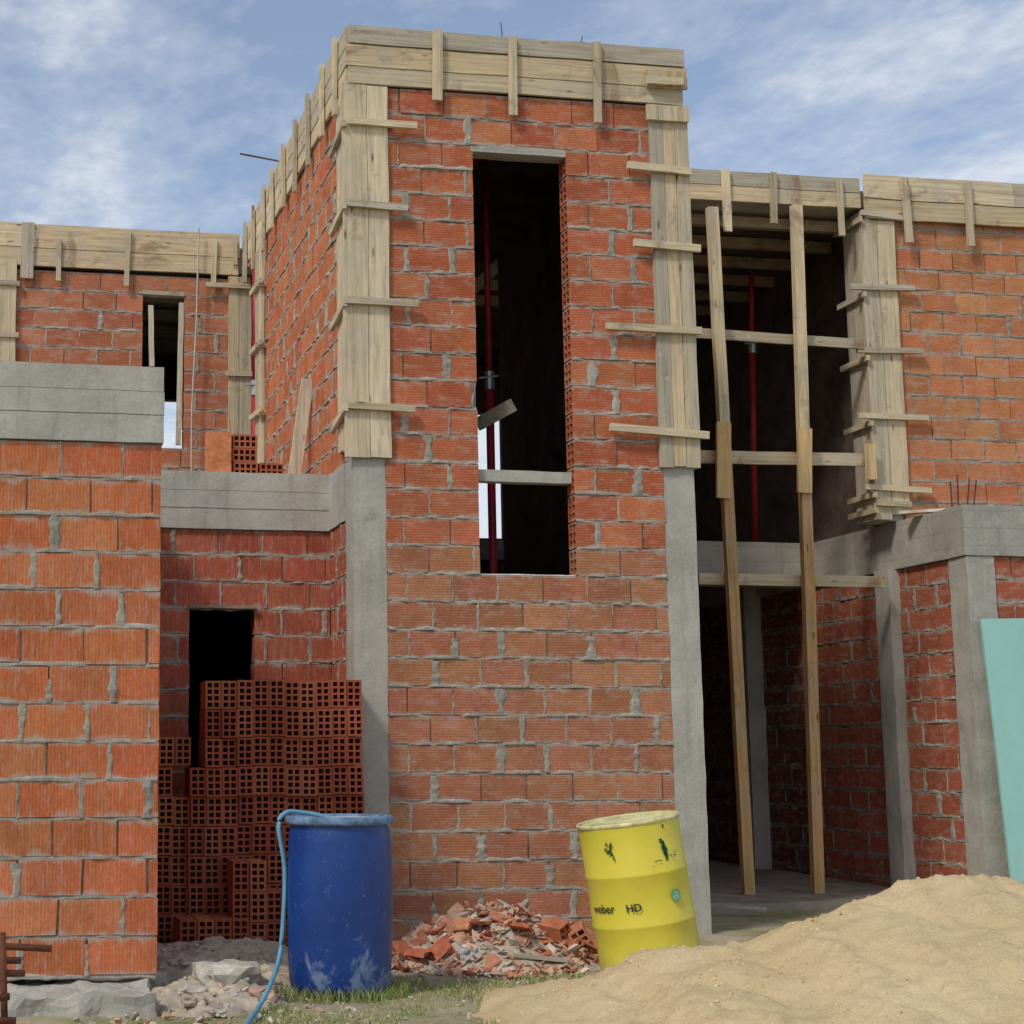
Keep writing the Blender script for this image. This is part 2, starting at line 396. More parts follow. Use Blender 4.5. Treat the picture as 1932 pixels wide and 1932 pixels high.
brick_wall('x',5.62,-1,1.65,2.46,0,2.91,PAL['rside'],off=.3)
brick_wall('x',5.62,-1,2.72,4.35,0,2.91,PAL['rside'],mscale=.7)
brick_wall('x',5.62,-1,4.35,8.8,0,2.91,PAL['deep'],mscale=.45)  # same side wall, brick and mortar colours lowered for the interior shade
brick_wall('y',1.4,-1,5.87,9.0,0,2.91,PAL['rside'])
brick_wall('x',2.57,1,.24,4.0,0,6.12,PAL['up'])
def part(name,m,*boxes,label=None,step=.15,amp=.004,fr=4.):
    mb=MB()
    for b in boxes: rbox(mb,*b,step=step,amp=amp,fr=fr)
    o=mb.build(name,M[m],HOUSE)
    if label: o['label']=label
    return o
RC_=dict(step=.06,amp=.0055,fr=6.)
part('concrete_column','concv',(0,.24,.002,.25,-.1,ZS-.003),**RC_)
part('concrete_column','concv',(2.33,2.57,.002,.25,-.1,ZS+.1),**RC_)
part('concrete_column','concv',(2.34,2.56,.004,.25,ZS+.09,6.12))
part('concrete_column','concv',(0,.24,.002,.25,ZS,6.12))
part('concrete_column','concv',(.0,.24,3.76,4.0,ZS,6.12))
part('concrete_column','concv',(5.60,5.86,1.38,1.64,-.1,2.905),**RC_)
part('concrete_column','concv',(5.52,5.76,2.47,2.71,-.1,2.905),**RC_)
part('concrete_column','concv',(5.42,5.67,2.42,2.67,ZS+.005,6.2))
part('concrete_column','concv',(-.15,.05,5.1,5.3,ZS,6.14))
part('concrete_column','concv',(-2.65,-2.4,5.085,5.09,ZS,6.14))
cxi=onY(1437,1400,5.2).x
part('concrete_column','concv',(cxi-.13,cxi+.13,5.2,5.45,0,3.15),label='grey column deep inside the ground floor bay')
def cast(x0,x1,y0,y1,z0,z1,label=None):
    mb=MB(); hs=[.36,.31,.33]; z=z0
    for i,h in enumerate(hs):
        o=R.uniform(-.004,.004); zt=z1 if i==2 else z+(z1-z0)*h
        rbox(mb,x0+o,x1-o,y0+o,y1-o,z+(.0015 if i else 0),zt-(.0015 if i<2 else 0),step=.07,amp=.0035,fr=6.); z=zt
    ob=mb.build('concrete_beam',M['concv'],HOUSE)
    if label: ob['label']=label
cast(-1.75,-.004,.775,1.0,2.91,ZS,'grey floor beam above the recessed doorway')
part('concrete_beam','concv',(-.012,.236,.252,1.0,2.915,ZS-.002),step=.08,amp=.004)
cast(-4.7,-1.61,-2.52,-2.27,2.92,ZS,'grey floor beam on the near brick wall')
part('concrete_beam','conc',(-1.85,-1.60,-2.26,.77,2.93,ZS-.003))
part('concrete_beam','conc',(2.58,5.58,4.0,4.25,2.91,ZS),step=.1,amp=.004)
part('concrete_beam','conc',(5.585,5.87,1.65,8.9,2.91,ZS-.002),step=.08,amp=.004)
part('concrete_beam','conc',(5.585,9.0,1.37,1.645,2.91,ZS+.002),step=.08,amp=.004)
part('lintel','conc',(hx0-.015,hx1+.001,-.003,.145,5.665,5.722),step=.05,amp=.005)
part('lintel','conc',(hx0+.002,hx1-.002,.05,.15,3.20,3.285),label='grey bar across the tall opening',step=.05,amp=.006)
part('sill','mortar',(hx0+.002,hx1-.002,.012,.15,2.50,2.524),step=.05,amp=.005)
part('footing','concv',(-4.8,-1.66,-2.98,-2.2,-.3,.085),step=.04,amp=.06,fr=9.)
part('floor_slab','conc',(-5.0,-.02,.99,9.0,3.14,ZS-.006)); part('floor_slab','conc',(-4.6,-1.86,-2.28,.99,3.15,ZS-.006))
part('floor_slab','conc',(.02,5.58,4.26,9.0,3.14,ZS-.006)); part('floor_slab','conc',(5.88,9.0,1.65,9.0,3.14,ZS-.006))
part('ground_floor_slab','floor',(2.58,5.58,1.5,9.0,-.1,.06),step=.1,amp=.01)
part('roof_slab','conc',(.0,2.57,.0,9.0,6.16,6.44)); part('roof_slab','conc',(2.572,9.0,2.42,9.0,6.30,6.46)); part('roof_slab','conc',(-5,-.003,5.12,9.0,6.18,6.46))
def holed(y0,y1,x0,x1,z0,z1,hs):
    mb=MB(); xs=sorted(set([x0,x1]+[h[0] for h in hs]+[h[1] for h in hs]))
    for a,b in zip(xs,xs[1:]):
        h=[q for q in hs if q[0]<=a+1e-6 and q[1]>=b-1e-6]
        if h:
            h=h[0]; rbox(mb,a,b,y0,y1,z0,h[2],.5,0); rbox(mb,a,b,y0,y1,h[3],z1,.5,0)
        else: rbox(mb,a,b,y0,y1,z0,z1,.5,0)
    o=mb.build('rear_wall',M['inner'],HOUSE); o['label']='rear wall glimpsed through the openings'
def hole(pa,pb,ya,yb,y): 
    p=onY(pa,yb,y); q=onY(pb,ya,y); return (p.x,q.x,p.z,q.z)
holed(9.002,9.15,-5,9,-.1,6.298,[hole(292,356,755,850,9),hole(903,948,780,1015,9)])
part('shade_toned_inner_wall','inner',(-5.0,-4.85,5.26,8.99,ZS,6.17)); part('shade_toned_inner_wall','inner',(8.85,9.0,2.56,8.99,ZS,6.28))
part('shade_toned_inner_wall','inner',(.35,.5,5.4,8.99,ZS,6.15)); part('shade_toned_inner_wall','inner',(2.38,2.41,.27,3.98,.0,6.155)); part('shade_toned_inner_wall','inner',(.16,.19,.27,3.74,.0,6.155))  # the thin tower linings are added to darken the view through the opening
part('shade_toned_inner_wall','inner',(5.68,5.83,2.72,8.95,ZS,6.29))
part('shade_toned_inner_wall','inner',(-4.6,-4.45,-2.3,8.9,0,3.1)); part('shade_toned_inner_wall','inner',(2.42,2.56,4.05,8.98,.0,3.1)); part('shade_toned_inner_wall','inner',(0.0,.14,1.01,8.98,-.1,3.1))
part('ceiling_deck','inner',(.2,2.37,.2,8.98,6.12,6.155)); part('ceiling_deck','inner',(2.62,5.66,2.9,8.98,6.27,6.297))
mb=MB(); beam(mb,(dx0-.01,.775,2.325),(dx1+.01,.775,2.325),.02,.05,col=(.30,.26,.20)); mb.build('door_lintel_board',M['wx'],HOUSE)
for (px_,pt,pb,sh) in ((285,575,690,2),(343,570,838,-6)):
    a=onY(px_,pt,5.08); b=onY(px_+sh,pb,5.08); mb=MB(); beam(mb,(b.x,5.12,b.z),(a.x,5.12,a.z),.05,.05,col=(.62,.55,.42)); mb.build('window_frame_post',M['wz'],HOUSE)
mb=MB(); beam(mb,(wx0,5.14,5.93),(wx1,5.14,5.93),.04,.12,col=(.45,.40,.30)); mb.build('window_head_board',M['wx'],HOUSE)
for i in range(3):
    y=5.8+i*.7; mb=MB(); beam(mb,(-2.6,y,6.08),(-.2,y,6.08),.12,.06,col=(.55,.45,.32)); mb.build('ceiling_board',M['wx'],HOUSE)
# ------------------------------------------------ formwork
WC=[(.58,.48,.32),(.51,.43,.30),(.62,.51,.33),(.47,.41,.31),(.60,.47,.28),(.66,.55,.37)]
WB=[(.62,.51,.33),(.68,.56,.36),(.54,.45,.31),(.50,.44,.34)]
def wcol(p=WC): f=R.uniform(.80,1.12); return tuple(x*f for x in R.choice(p))
def beam_form(label,plane,c,out,a0,a1,z0,z1,nb,bats,splits=1,th=.03,warm=1.):
    P=(lambda a,d,z:Vector((a,c+out*d,z))) if plane=='y' else (lambda a,d,z:Vector((c+out*d,a,z)))
    t=thing('beam_formwork',label,'formwork',P((a0+a1)/2,0,z0),'timber formwork around the roof beams')
    hs=[R.uniform(.8,1.2) for _ in range(nb)]; S=sum(hs); z=z0
    for i,h in enumerate(hs):
        dz=(z1-z0)*h/S; cuts=[a0]+[a0+(a1-a0)*(q+R.uniform(-.2,.2))/splits for q in range(1,splits)]+[a1]
        for q in range(len(cuts)-1):
            mb=MB(); d=R.uniform(-.006,.006)
            e0=R.uniform(-.02,.02) if q==0 else 0; e1=R.uniform(-.02,.03) if q==len(cuts)-2 else 0
            pa=P(cuts[q]+.002+e0,.001,z+.004); pb=P(cuts[q+1]-.002+e1,th+d,z+dz-.006)
            cc=wcol(); cc=(cc[0]*warm,cc[1],cc[2]/warm)
            rbox(mb,min(pa.x,pb.x),max(pa.x,pb.x),min(pa.y,pb.y),max(pa.y,pb.y),pa.z,pb.z,.3,.010,cc,0,2.)
            mb.build('board',M['wx' if plane=='y' else 'wy'],t)
        z+=dz
    for (a,b0,b1,w,sl) in bats:
        mb=MB(); beam(mb,P(a,th+.022,b0),P(a+sl,th+.022,b1),w,.03,side=P(0,1,0)-P(0,0,0),col=wcol(WB),seg=4)
        mb.build('batten',M['wz'],t)
    return t
def batsY(y,lst):
    out=[]
    for (px_,t_,b_,w) in lst:
        p=onY(px_,b_,y-.05); q=onY(px_,t_,y-.05); out.append((p.x,p.z,q.z,w,R.uniform(-.02,.02)))
    return out
beam_form('weathered board formwork along the top of the tower front','y',0,-1,-.034,2.60,6.122,6.575,3,batsY(0,[(825,57,190,.072),(968,70,218,.06),(1128,80,232,.055)]),1)
tb=[(y,6.0+R.uniform(-.06,.04),6.6,.06,R.uniform(-.03,.03)) for y in (.30,.78,1.35,1.95,2.5,3.1,3.6,4.2,4.7)]
beam_form('weathered board formwork along the top of the tower side','x',0,-1,0.0,5.06,6.124,6.57,3,tb,2)
beam_form('board formwork along the top of the upper left wall','y',5.1,-1,-5.0,-.05,6.15,6.60,2,batsY(5.1,[(50,420,525,.13),(110,452,530,.05),(238,435,540,.05),(402,452,545,.05),(444,452,500,.04)]),2,warm=1.06)
beam_form('board formwork over the open bay between tower and right wall','y',2.4,-1,2.62,5.40,6.27,6.565,2,batsY(2.4,[(1373,320,437,.075),(1460,326,422,.06),(1589,337,445,.05)]),1)
beam_form('board formwork along the top of the upper right wall','y',2.36,-1,5.42,9.0,6.17,6.60,2,batsY(2.36,[(1716,337,458,.07),(1832,345,465,.065)]),2)
GC='timber formwork around the upper columns'
def col_form(label,boards,clamps,base):
    t=thing('column_formwork',label,'formwork',base,GC)
    for b in boards:
        mb=MB(); rbox(mb,*b,step=.3,amp=.010,col=wcol(),fr=1.7); mb.build('board',M['wz'],t)
    for (p,q,w,h,ax) in clamps:
        mb=MB(); beam(mb,p,q,w,h,side=(0,1,0) if ax=='x' else (1,0,0),col=wcol(WB),seg=3); mb.build('clamp',M['wx' if ax=='x' else 'wy'],t)
    return t
cl=[]
for (pl,yl,pr,yr) in ((657,228,786,238),(655,383,768,393),(650,566,788,574),(655,764,782,772)):
    a=onY(pl,yl,-.05);b=onY(pr,yr,-.05); cl.append(((a.x,-.056,a.z),(b.x,-.056,b.z),.05,.032,'x'))
    cl.append(((-.060,-.06,a.z-.02),(-.060,.42,a.z-.10+R.uniform(-.03,.03)),.05,.032,'y'))
col_form('tall board formwork on the tower corner nearest the blue barrel',[(-.062,.118,-.034,-.004,3.33,6.115),(.122,.275,-.033,-.003,3.335,6.112),(-.035,-.004,.0,.16,3.40,6.11),(-.035,-.004,.165,.33,3.42,6.11)],cl,(.1,0,3.34))
cl=[]
for (pl,yl,pr,yr) in ((1183,312,1302,325),(1195,458,1320,470),(1143,615,1322,625),(1150,806,1336,822),(1217,155,1284,158)):
    a=onY(pl,yl,-.05);b=onY(pr,yr,-.05); o_=-.058 if yl>200 else -.085; cl.append(((a.x,o_,a.z),(b.x,o_,b.z),.055,.034,'x'))
col_form('tall board formwork on the tower corner beside the open bay',[(2.30,2.405,-.035,-.004,3.33,6.0),(2.409,2.50,-.033,-.003,3.34,6.0),(2.504,2.61,-.036,-.003,3.33,6.1),(2.27,2.61,-.071,-.040,5.98,6.10),(2.28,2.60,-.066,-.041,6.24,6.38),(2.575,2.605,.0,.28,3.33,6.11)],cl,(2.45,0,3.34))
cl=[]
for z in (3.85,4.45,5.1,5.7):
    cl.append(((-.058,3.68,z),(-.058,4.28,z+.03),.05,.032,'y')); cl.append(((-.10,3.735,z-.02),(.10,3.735,z-.02),.05,.032,'x'))
col_form('board formwork on the rear corner of the tower side',[(-.036,-.005,3.755,3.95,ZS,6.11),(-.036,-.005,3.955,4.15,ZS,6.11)],cl,(0,3.9,3.34))
cl=[((-2.75,5.045,z),(-2.30,5.045,z),.05,.03,'x') for z in (onY(20,632,5.05).z,onY(20,535,5.05).z)]
col_form('board formwork at the left edge of the upper left wall',[(-2.70,-2.52,5.055,5.083,ZS,6.2),(-2.515,-2.33,5.055,5.083,ZS,6.2)],cl,(-2.5,5.1,3.34))
cl=[((onY(388,a,5.05).x,5.03,onY(388,a,5.05).z),(.12,5.03,onY(388,a,5.05).z),.05,.03,'x') for a in (538,)]
cl+=[((-.2,5.03,z),(.13,5.03,z),.05,.03,'x') for z in (4.3,5.1)]
col_form('board formwork beside the red prop on the upper left wall',[(-.165,-.06,5.05,5.08,ZS,6.14),(-.055,.07,5.052,5.082,ZS,6.14)],cl,(0,5.1,3.34))
cl=[]
for (pl,yl,pr,yr) in ((1625,400,1712,412),(1606,540,1726,543),(1618,660,1742,662),(1622,783,1752,788),(1635,918,1758,925),(1655,948,1720,952)):
    a=onY(pl,yl,2.33);b=onY(pr,yr,2.33); cl.append(((a.x,2.341,a.z),(b.x,2.341,b.z),.05,.035,'x'))
    cl.append(((5.355,2.32,a.z-.07),(5.355,2.80,a.z-.07),.05,.035,'y'))
col_form('board formwork column at the left end of the upper right wall',[(5.37,5.53,2.363,2.395,ZS+.01,6.165),(5.535,5.71,2.363,2.395,ZS+.06,6.165),(5.38,5.41,2.40,2.56,ZS+.01,6.25),(5.38,5.41,2.565,2.70,ZS+.01,6.25)],cl,(5.55,2.4,3.34))
# ------------------------------------------------ timber frame in the bay
def timber_post(label,top,bot,splice,y):
    b=onY(bot[0],bot[1],y); b.z=.062; tp=onY(top[0],top[1],y)
    t=thing('timber_post',label,'timber post',b,'long timber posts in the open bay')
    sc=onY(splice[0],(splice[1]+splice[2])/2,y); k=(sc.z-b.z)/(tp.z-b.z); mid=b.lerp(tp,k)
    mb=MB(); beam(mb,b,mid,.095,.07,side=(0,1,0),col=(.56,.34,.14),seg=6); mb.build('lower_post',M['wz'],t)
    mb=MB(); beam(mb,mid,tp,.095,.07,side=(0,1,0),col=(.66,.53,.33),seg=6); mb.build('upper_post',M['wz'],t)
    a1=onY(splice[0],splice[2],y-.055); a2=onY(splice[0],splice[1],y-.055)
    mb=MB(); beam(mb,a1,a2,.13,.032,side=(0,1,0),col=(.68,.46,.20),seg=2); mb.build('splice_board',M['wz'],t)
timber_post('long spliced timber post nearer the tower in the open bay',(1343,392),(1412,1686),(1365,797,940),2.25)
timber_post('long spliced timber post further from the tower in the open bay',(1502,388),(1543,1684),(1518,808,930),2.25)
for (a,b,h,l) in (((1308,628),(1628,650),.09,'upper horizontal timber rail crossing the two posts'),((1318,862),(1645,868),.115,'middle horizontal timber rail crossing the two posts'),((1318,1092),(1668,1098),.10,'lowest horizontal timber rail crossing the two posts')):
    p=onY(*a,2.33);q=onY(*b,2.33); p.x=max(p.x,2.62)
    mb=MB(); beam(mb,p,q,h,.03,side=(0,1,0),col=wcol(WB),seg=6); tag(mb.build('timber_rail',M['wx'],own=True),l,'timber rail','horizontal rails on the timber posts')
mb=MB(); beam(mb,onY(1641,838,2.28),onY(1645,905,2.28),.09,.035,side=(0,1,0),col=(.66,.48,.24),seg=2); tag(mb.build('timber_block',M['wz'],own=True),'short upright timber block at the right end of the middle rail','timber block')
for i in range(6):
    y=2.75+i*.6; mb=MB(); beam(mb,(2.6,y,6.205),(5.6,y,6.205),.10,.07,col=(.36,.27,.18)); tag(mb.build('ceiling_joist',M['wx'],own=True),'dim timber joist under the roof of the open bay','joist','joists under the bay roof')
# ------------------------------------------------ steel props
def steel_prop(label,x,y,z0,z1,lean=(0,0),split=.55):
    t=thing('steel_prop',label,'steel prop',(x,y,z0),'red telescopic steel props'); b=Vector((x,y,z0)); tp=Vector((x+lean[0],y+lean[1],z1)); m=b.lerp(tp,split)
    mb=MB(); tube(mb,[b+Vector((0,0,.006)),m],.034,12); mb.smooth=True; mb.build('outer_tube',M['red'],t)
    mb=MB(); tube(mb,[m,tp-Vector((0,0,.008))],.027,12); mb.smooth=True; mb.build('inner_tube',M['red'],t)
    mb=MB(); tube(mb,[m-Vector((0,0,.12)),m+Vector((0,0,.03))],.043,12); tube(mb,[m+Vector((-.10,-.03,-.03)),m+Vector((.06,-.045,-.01))],.009,6); mb.build('collar',M['zinc'],t)
    for z,nm in ((b.z,'base_plate'),(tp.z-.008,'head_plate')):
        c=b if nm=='base_plate' else tp; mb=MB(); rbox(mb,c.x-.07,c.x+.07,c.y-.07,c.y+.07,z,z+.008,1,0); mb.build(nm,M['red'],t)
p=onY(481,650,4.55); steel_prop('red steel prop between the tower side and the upper left wall',p.x,4.55,ZS,6.16)
p=onY(927,900,1.3); steel_prop('tall red steel prop seen inside the narrow tower opening',p.x,1.3,0,6.12,split=.70)
steel_prop('red steel prop behind the nearer timber post',onY(1424,1000,4.4).x,4.4,ZS,6.26,(-.06,-.3),.72)
steel_prop('red steel prop behind the further timber post',onY(1537,1000,4.4).x,4.4,ZS,6.26,(0,0),.72)
steel_prop('dim red steel prop deep inside left of the two posts',3.35,6.2,ZS,6.26,(0.03,0),.5)
mb=MB(); beam(mb,onY(903,800,.5),onY(966,765,.25),.10,.07,col=(.3,.27,.22),seg=2); tag(mb.build('timber_offcut',M['wx'],own=True),'grey timber offcut wedged in the narrow tower opening','timber')
mb=MB(); b=onY(551,893,1.5); b.z=ZS+.01; tp=onY(589,716,1.5); tp.x=-.03; beam(mb,b,tp,.10,.03,side=(0,1,0),col=(.68,.58,.42),seg=3)
tag(mb.build('leaning_plank',M['wz'],own=True),'pale plank leaning against the side wall of the tower','plank')
mb=MB(); a=onY(375,440,5.0); tube(mb,spline([(a.x,5.0,6.62),(a.x-.02,5.0,5.6),(a.x-.06,5.0,4.6),(a.x-.05,5.0,ZS)],6),.010,6); tag(mb.build('hanging_cord',M['rope'],own=True),'thin pale cord hanging down the upper left wall','cord')
mb=MB(); tube(mb,[onX(526,304,.02),onY(453,290,3.2)],.008,6); tag(mb.build('reinforcing_bar',M['rust'],own=True),'thin reinforcing bar sticking out sideways above the tower side formwork','rebar')
for (x0_,y0_,x1_,y1_) in ((1796,950,1793,908),(1808,950,1806,896),(1824,950,1829,900),(1836,950,1842,906)):
    mb=MB(); p=onY(x0_,y0_,1.52); q=onY(x1_,y1_,1.52); p.z=ZS-.01; tube(mb,[p,q],.006,6); tag(mb.build('reinforcing_bar',M['rust'],own=True),'short rusty rebar stub standing on the right concrete beam corner','rebar','rebar stubs on the right beam corner')
mb=MB(); beam(mb,(5.45,2.1,ZS+.03),(6.05,1.62,ZS+.03),.10,.025,side=(0,0,1),col=(.75,.70,.58),seg=2); tag(mb.build('loose_plank',M['wx'],own=True),'pale loose plank lying on the right concrete beam by the rebar','plank')
for (px_,py_,dx,dz) in ((950,68,-.02,.16),(1092,78,.03,.10)):
    p=onY(px_,py_,.1); mb=MB(); tube(mb,spline([(p.x,.1,6.42),(p.x+dx*.3,.1,6.58),(p.x+dx,.1,6.58+dz)],4),.004,5); tag(mb.build('reinforcing_bar',M['rust'],own=True),'thin wire bar end poking above the tower front formwork','rebar','bar ends above the tower front')
# ------------------------------------------------ hollow bricks
mbh=MB(); hollow(mbh,lambda a,d,z:(d,a,z),0,.30,-.0525,.0525,0,.188,2,4,.0145)
proto=mbh.build('hollow_brick',M['hbrick'])
used=[False]
def hb(x,y,z,rz=0,rx=0,ry=0,label=None,group=None):
    o=proto if not used[0] else proto.copy()
    if used[0]: COL.objects.link(o)
    used[0]=True
    o.location=(x,y,z); o.rotation_euler=(rx,ry,rz); tag(o,label,'brick',group); return o
GL='hollow clay brick in the tall stack beside the blue barrel'; GG='hollow bricks in the tall stack by the blue barrel'
yf=-.28; bwid=.1062
xr=onY(690,1350,yf).x; xl=onY(300,1500,yf).x; xt=onY(372,1330,yf).x
def sag(x): return mn.noise(Vector((x*2.6,1.7,0)))*.020+mn.noise(Vector((x*7,4.7,0)))*.005
NR=9; RH=.1925
for row in range(NR):
    left=xt if row>=6 else xl
    x=xr-.055-R.uniform(0,.03); dy=R.uniform(-.03,.03)
    while x>left+.03:
        deep=0
        if row<6 and x<xt: deep=.06 if row<5 else .09
        if not (row==5 and xt-.17<x<xt-.0):
            hb(x,yf+dy+deep+R.uniform(-.014,.014),max(0,.014+row*RH+sag(x)*min(1,row*.5)+R.uniform(0,.003)),R.uniform(-.022,.022),0,R.uniform(-.012,.012),GL,GG)
        x-=bwid+R.uniform(0,.002)
for x in [xl+.06+i*.112 for i in range(2)]: hb(x,yf+.12,6*RH+.02,0,0,0,GL,GG)
G2='loose front bricks at the foot of the stack'
x0=onY(455,1700,-.62).x
for i in range(4):
    for k in range(3 if i<2 else 2): hb(x0+i*.109,-.62+R.uniform(-.02,.02),k*.191,R.uniform(-.03,.03),0,0,'hollow clay brick in the low row in front of the tall stack',G2)
x0=onY(360,1770,-.66).x
for i in range(4): hb(x0+i*.111-.02,-.70,0.03,R.uniform(-.05,.05),0,0,'hollow clay brick in the low row in front of the tall stack',G2)
GT='hollow bricks stacked on the terrace edge'; LT='hollow clay brick in the small pile on the terrace edge'
x0=onY(440,860,.92).x
for k in range(3): hb(x0+R.uniform(-.006,.006),.92,ZS+.053+k*.107,R.uniform(-.03,.03),0,rad(90),LT,GT)
xb=onY(488,880,.92).x
hb(xb+.01,.93,ZS+.053,.05,0,rad(90),LT,GT); hb(xb-.01,1.26,ZS+.053,.05,0,rad(90),LT,GT)
xa=onY(389,860,.95).x
mb=MB(); T=Matrix.Translation((xa,.95,ZS))@Matrix.Rotation(rad(90),4,'Z')@Matrix.Rotation(rad(90),4,'X')
hollow(mb,lambda a,d,z:tuple(T@Vector((d,a,z))),0,.33,-.053,.053,0,.185,2,3,.012,(.58,.22,.095)); tag(mb.build('hollow_brick',M['rubble'],own=True),'plain orange hollow brick standing on end left of the terrace pile','brick')
# ------------------------------------------------ ground
def grids(c,near,step,far):
    L=[]; x=0; s=step
    while x<far:
        L.append(x); x+=s
        if x>near: s*=1.35
    L.append(far); return [c-q for q in L[:0:-1]]+[c+q for q in L]
gx=grids(.0,6,.11,1500); gy=grids(-3,6,.11,1500); mb=MB(); mb.smooth=True; vs=[]
for y in gy:
    for x in gx:
        q=Vector((x,y,0)); f=1 if max(abs(x),abs(y+3))<7 else .3
        vs.append((x,y,(mn.noise(q*.9)*.03+mn.noise(q*4)*.014+mn.noise(q*11)*.008)*f-.012))
nx=len(gx); mb.add(vs,[(i*nx+k,i*nx+k+1,(i+1)*nx+k+1,(i+1)*nx+k) for i in range(len(gy)-1) for k in range(nx-1)])
tag(mb.build('ground',M['ground']),'bare dirt and thin grass of the building site','ground',kind='structure')
def interp(pts,x):
    if x<=pts[0][0]: return pts[0][1]
    for (a,b),(c,d) in zip(pts,pts[1:]):
        if x<=c: t=(x-a)/(c-a); t=t*t*(3-2*t); return b+(d-b)*t
    return pts[-1][1]
def field(name,mat,r0,r1,D0,D1,step,h):
    mb=MB(); mb.smooth=True; nr=int((r1-r0)/step); nd=int((D1-D0)/step); vs=[];H=[]
    for i in range(nd+1):
        for k in range(nr+1):
            r=r0+k*step; D=D0+i*step; z=h(r,D); H.append(z); vs.append(rD(r,D,z))
    fs=[]
    for i in range(nd):
        for k in range(nr):
            q=(i*(nr+1)+k,i*(nr+1)+k+1,(i+1)*(nr+1)+k+1,(i+1)*(nr+1)+k)
            if max(H[j] for j in q)>-.03: fs.append(q)
    mb.add(vs,fs); return mb.build(name,M[mat],own=True)
crest=[(.70,-.10),(1.02,-.01),(1.3,.09),(1.6,.18),(1.85,.33),(2.0,.36),(2.2,.37),(2.5,.50),(2.8,.60),(3.0,.665),(3.25,.70),(3.5,.67),(3.8,.59),(4.5,.35),(5.4,-.1)]
def sand_h(r,D):
    c=interp(crest,r); dc=8.0+.25*math.sin(r*1.7); t=(D-dc)
    k=1-(abs(t)/(2.9 if t<0 else 1.5))**1.2
    z=(c+.06)*k-.06 if k>0 else -.06+.2*k
    q=Vector((r,D,0)); n=mn.fractal(q*2.0,.95,2.1,4)*.040
    s1=mn.noise(Vector((r*4.5+D*1.5,D*1.3,4))); gl=max(0,.16-abs(s1))*.11
    cl=max(0,mn.noise(q*11)-.33)*.07+max(0,mn.noise(q*24+Vector((5,5,5)))-.34)*.05
    return z+(n-gl+cl)*min(1,max(0,c*4))
o=field('sand','sand',.6,5.5,5.2,9.9,.024,sand_h); tag(o,'heap of pale yellow building sand in the right foreground','sand heap')
def chunk(mb,c,sx,sy,sz,col,rot=None,j=.22):
    E=Matrix.Rotation(R.uniform(0,6.28),3,'Z')@Matrix.Rotation(R.uniform(-.9,.9),3,'X')@Matrix.Rotation(R.uniform(-.9,.9),3,'Y') if rot is None else rot
    vs=[]
    for z in (-1,1):
        for (x,y) in ((-1,-1),(1,-1),(1,1),(-1,1)):
            v=Vector((x*sx*(1+R.uniform(-j,j)*2),y*sy*(1+R.uniform(-j,j)*2),z*sz*(1+R.uniform(-j,j)))); vs.append(c+E@v)
    mb.add(vs,BF,col)
mb=MB()
for i in range(800):
    r=R.gauss(1.9,.7); D=R.uniform(6.2,8.4); s=R.uniform(.003,.008)
    if r<1.0 or mn.noise(Vector((r*2,D*2,9)))<-.05: continue
    chunk(mb,rD(r,D,max(sand_h(r,D),0)),s,s,s*.7,R.choice([(.58,.44,.25),(.63,.49,.29),(.52,.38,.21)]))
tag(mb.build('sand_clods',M['clod']),'small clods of sand lying over the sand heap','sand clods',kind='stuff')
# ------------------------------------------------ rubble
pc=onD(935,1760,10.5); pr_=(pc-CAM).dot(RT); pD=10.45
def rub_h(r,D):
    d=math.hypot((r-pr_)/.82,(D-pD)/.66); z=.31*max(0,1-d**1.35)-.03*(d>1)
    return z-.02+mn.noise(Vector((r*5,D*5,2)))*.05
o=field('dirt_mound','dirt',pr_-.95,pr_+.95,pD-.8,pD+.75,.04,rub_h); tag(o,'low dusty mound under the broken bricks against the tower','mound')
RC=[(.54,.29,.20),(.50,.22,.13),(.58,.38,.27),(.54,.46,.36),(.48,.44,.37),(.56,.33,.22),(.46,.17,.10)]
mb=MB()
for i in range(2000):
    a=R.uniform(0,6.28); d=R.random()**.6; r=pr_+math.cos(a)*d*.92; D=pD+math.sin(a)*d*.76
    s=R.uniform(.006,.028)*(1.2-.4*d)
    if R.random()<.12: s*=1.8
    c=rD(r,D,max(0,rub_h(r,D))+s*.25); f=R.uniform(.75,1.15)
    chunk(mb,c,s*R.uniform(.8,1.9),s*R.uniform(.7,1.2),s*R.uniform(.10,.35),tuple(x*f for x in R.choice(RC)))
tag(mb.build('brick_rubble',M['rubble']),'small broken brick shards heaped against the tower wall','rubble',kind='stuff')
GB='larger broken brick pieces on the rubble heap'
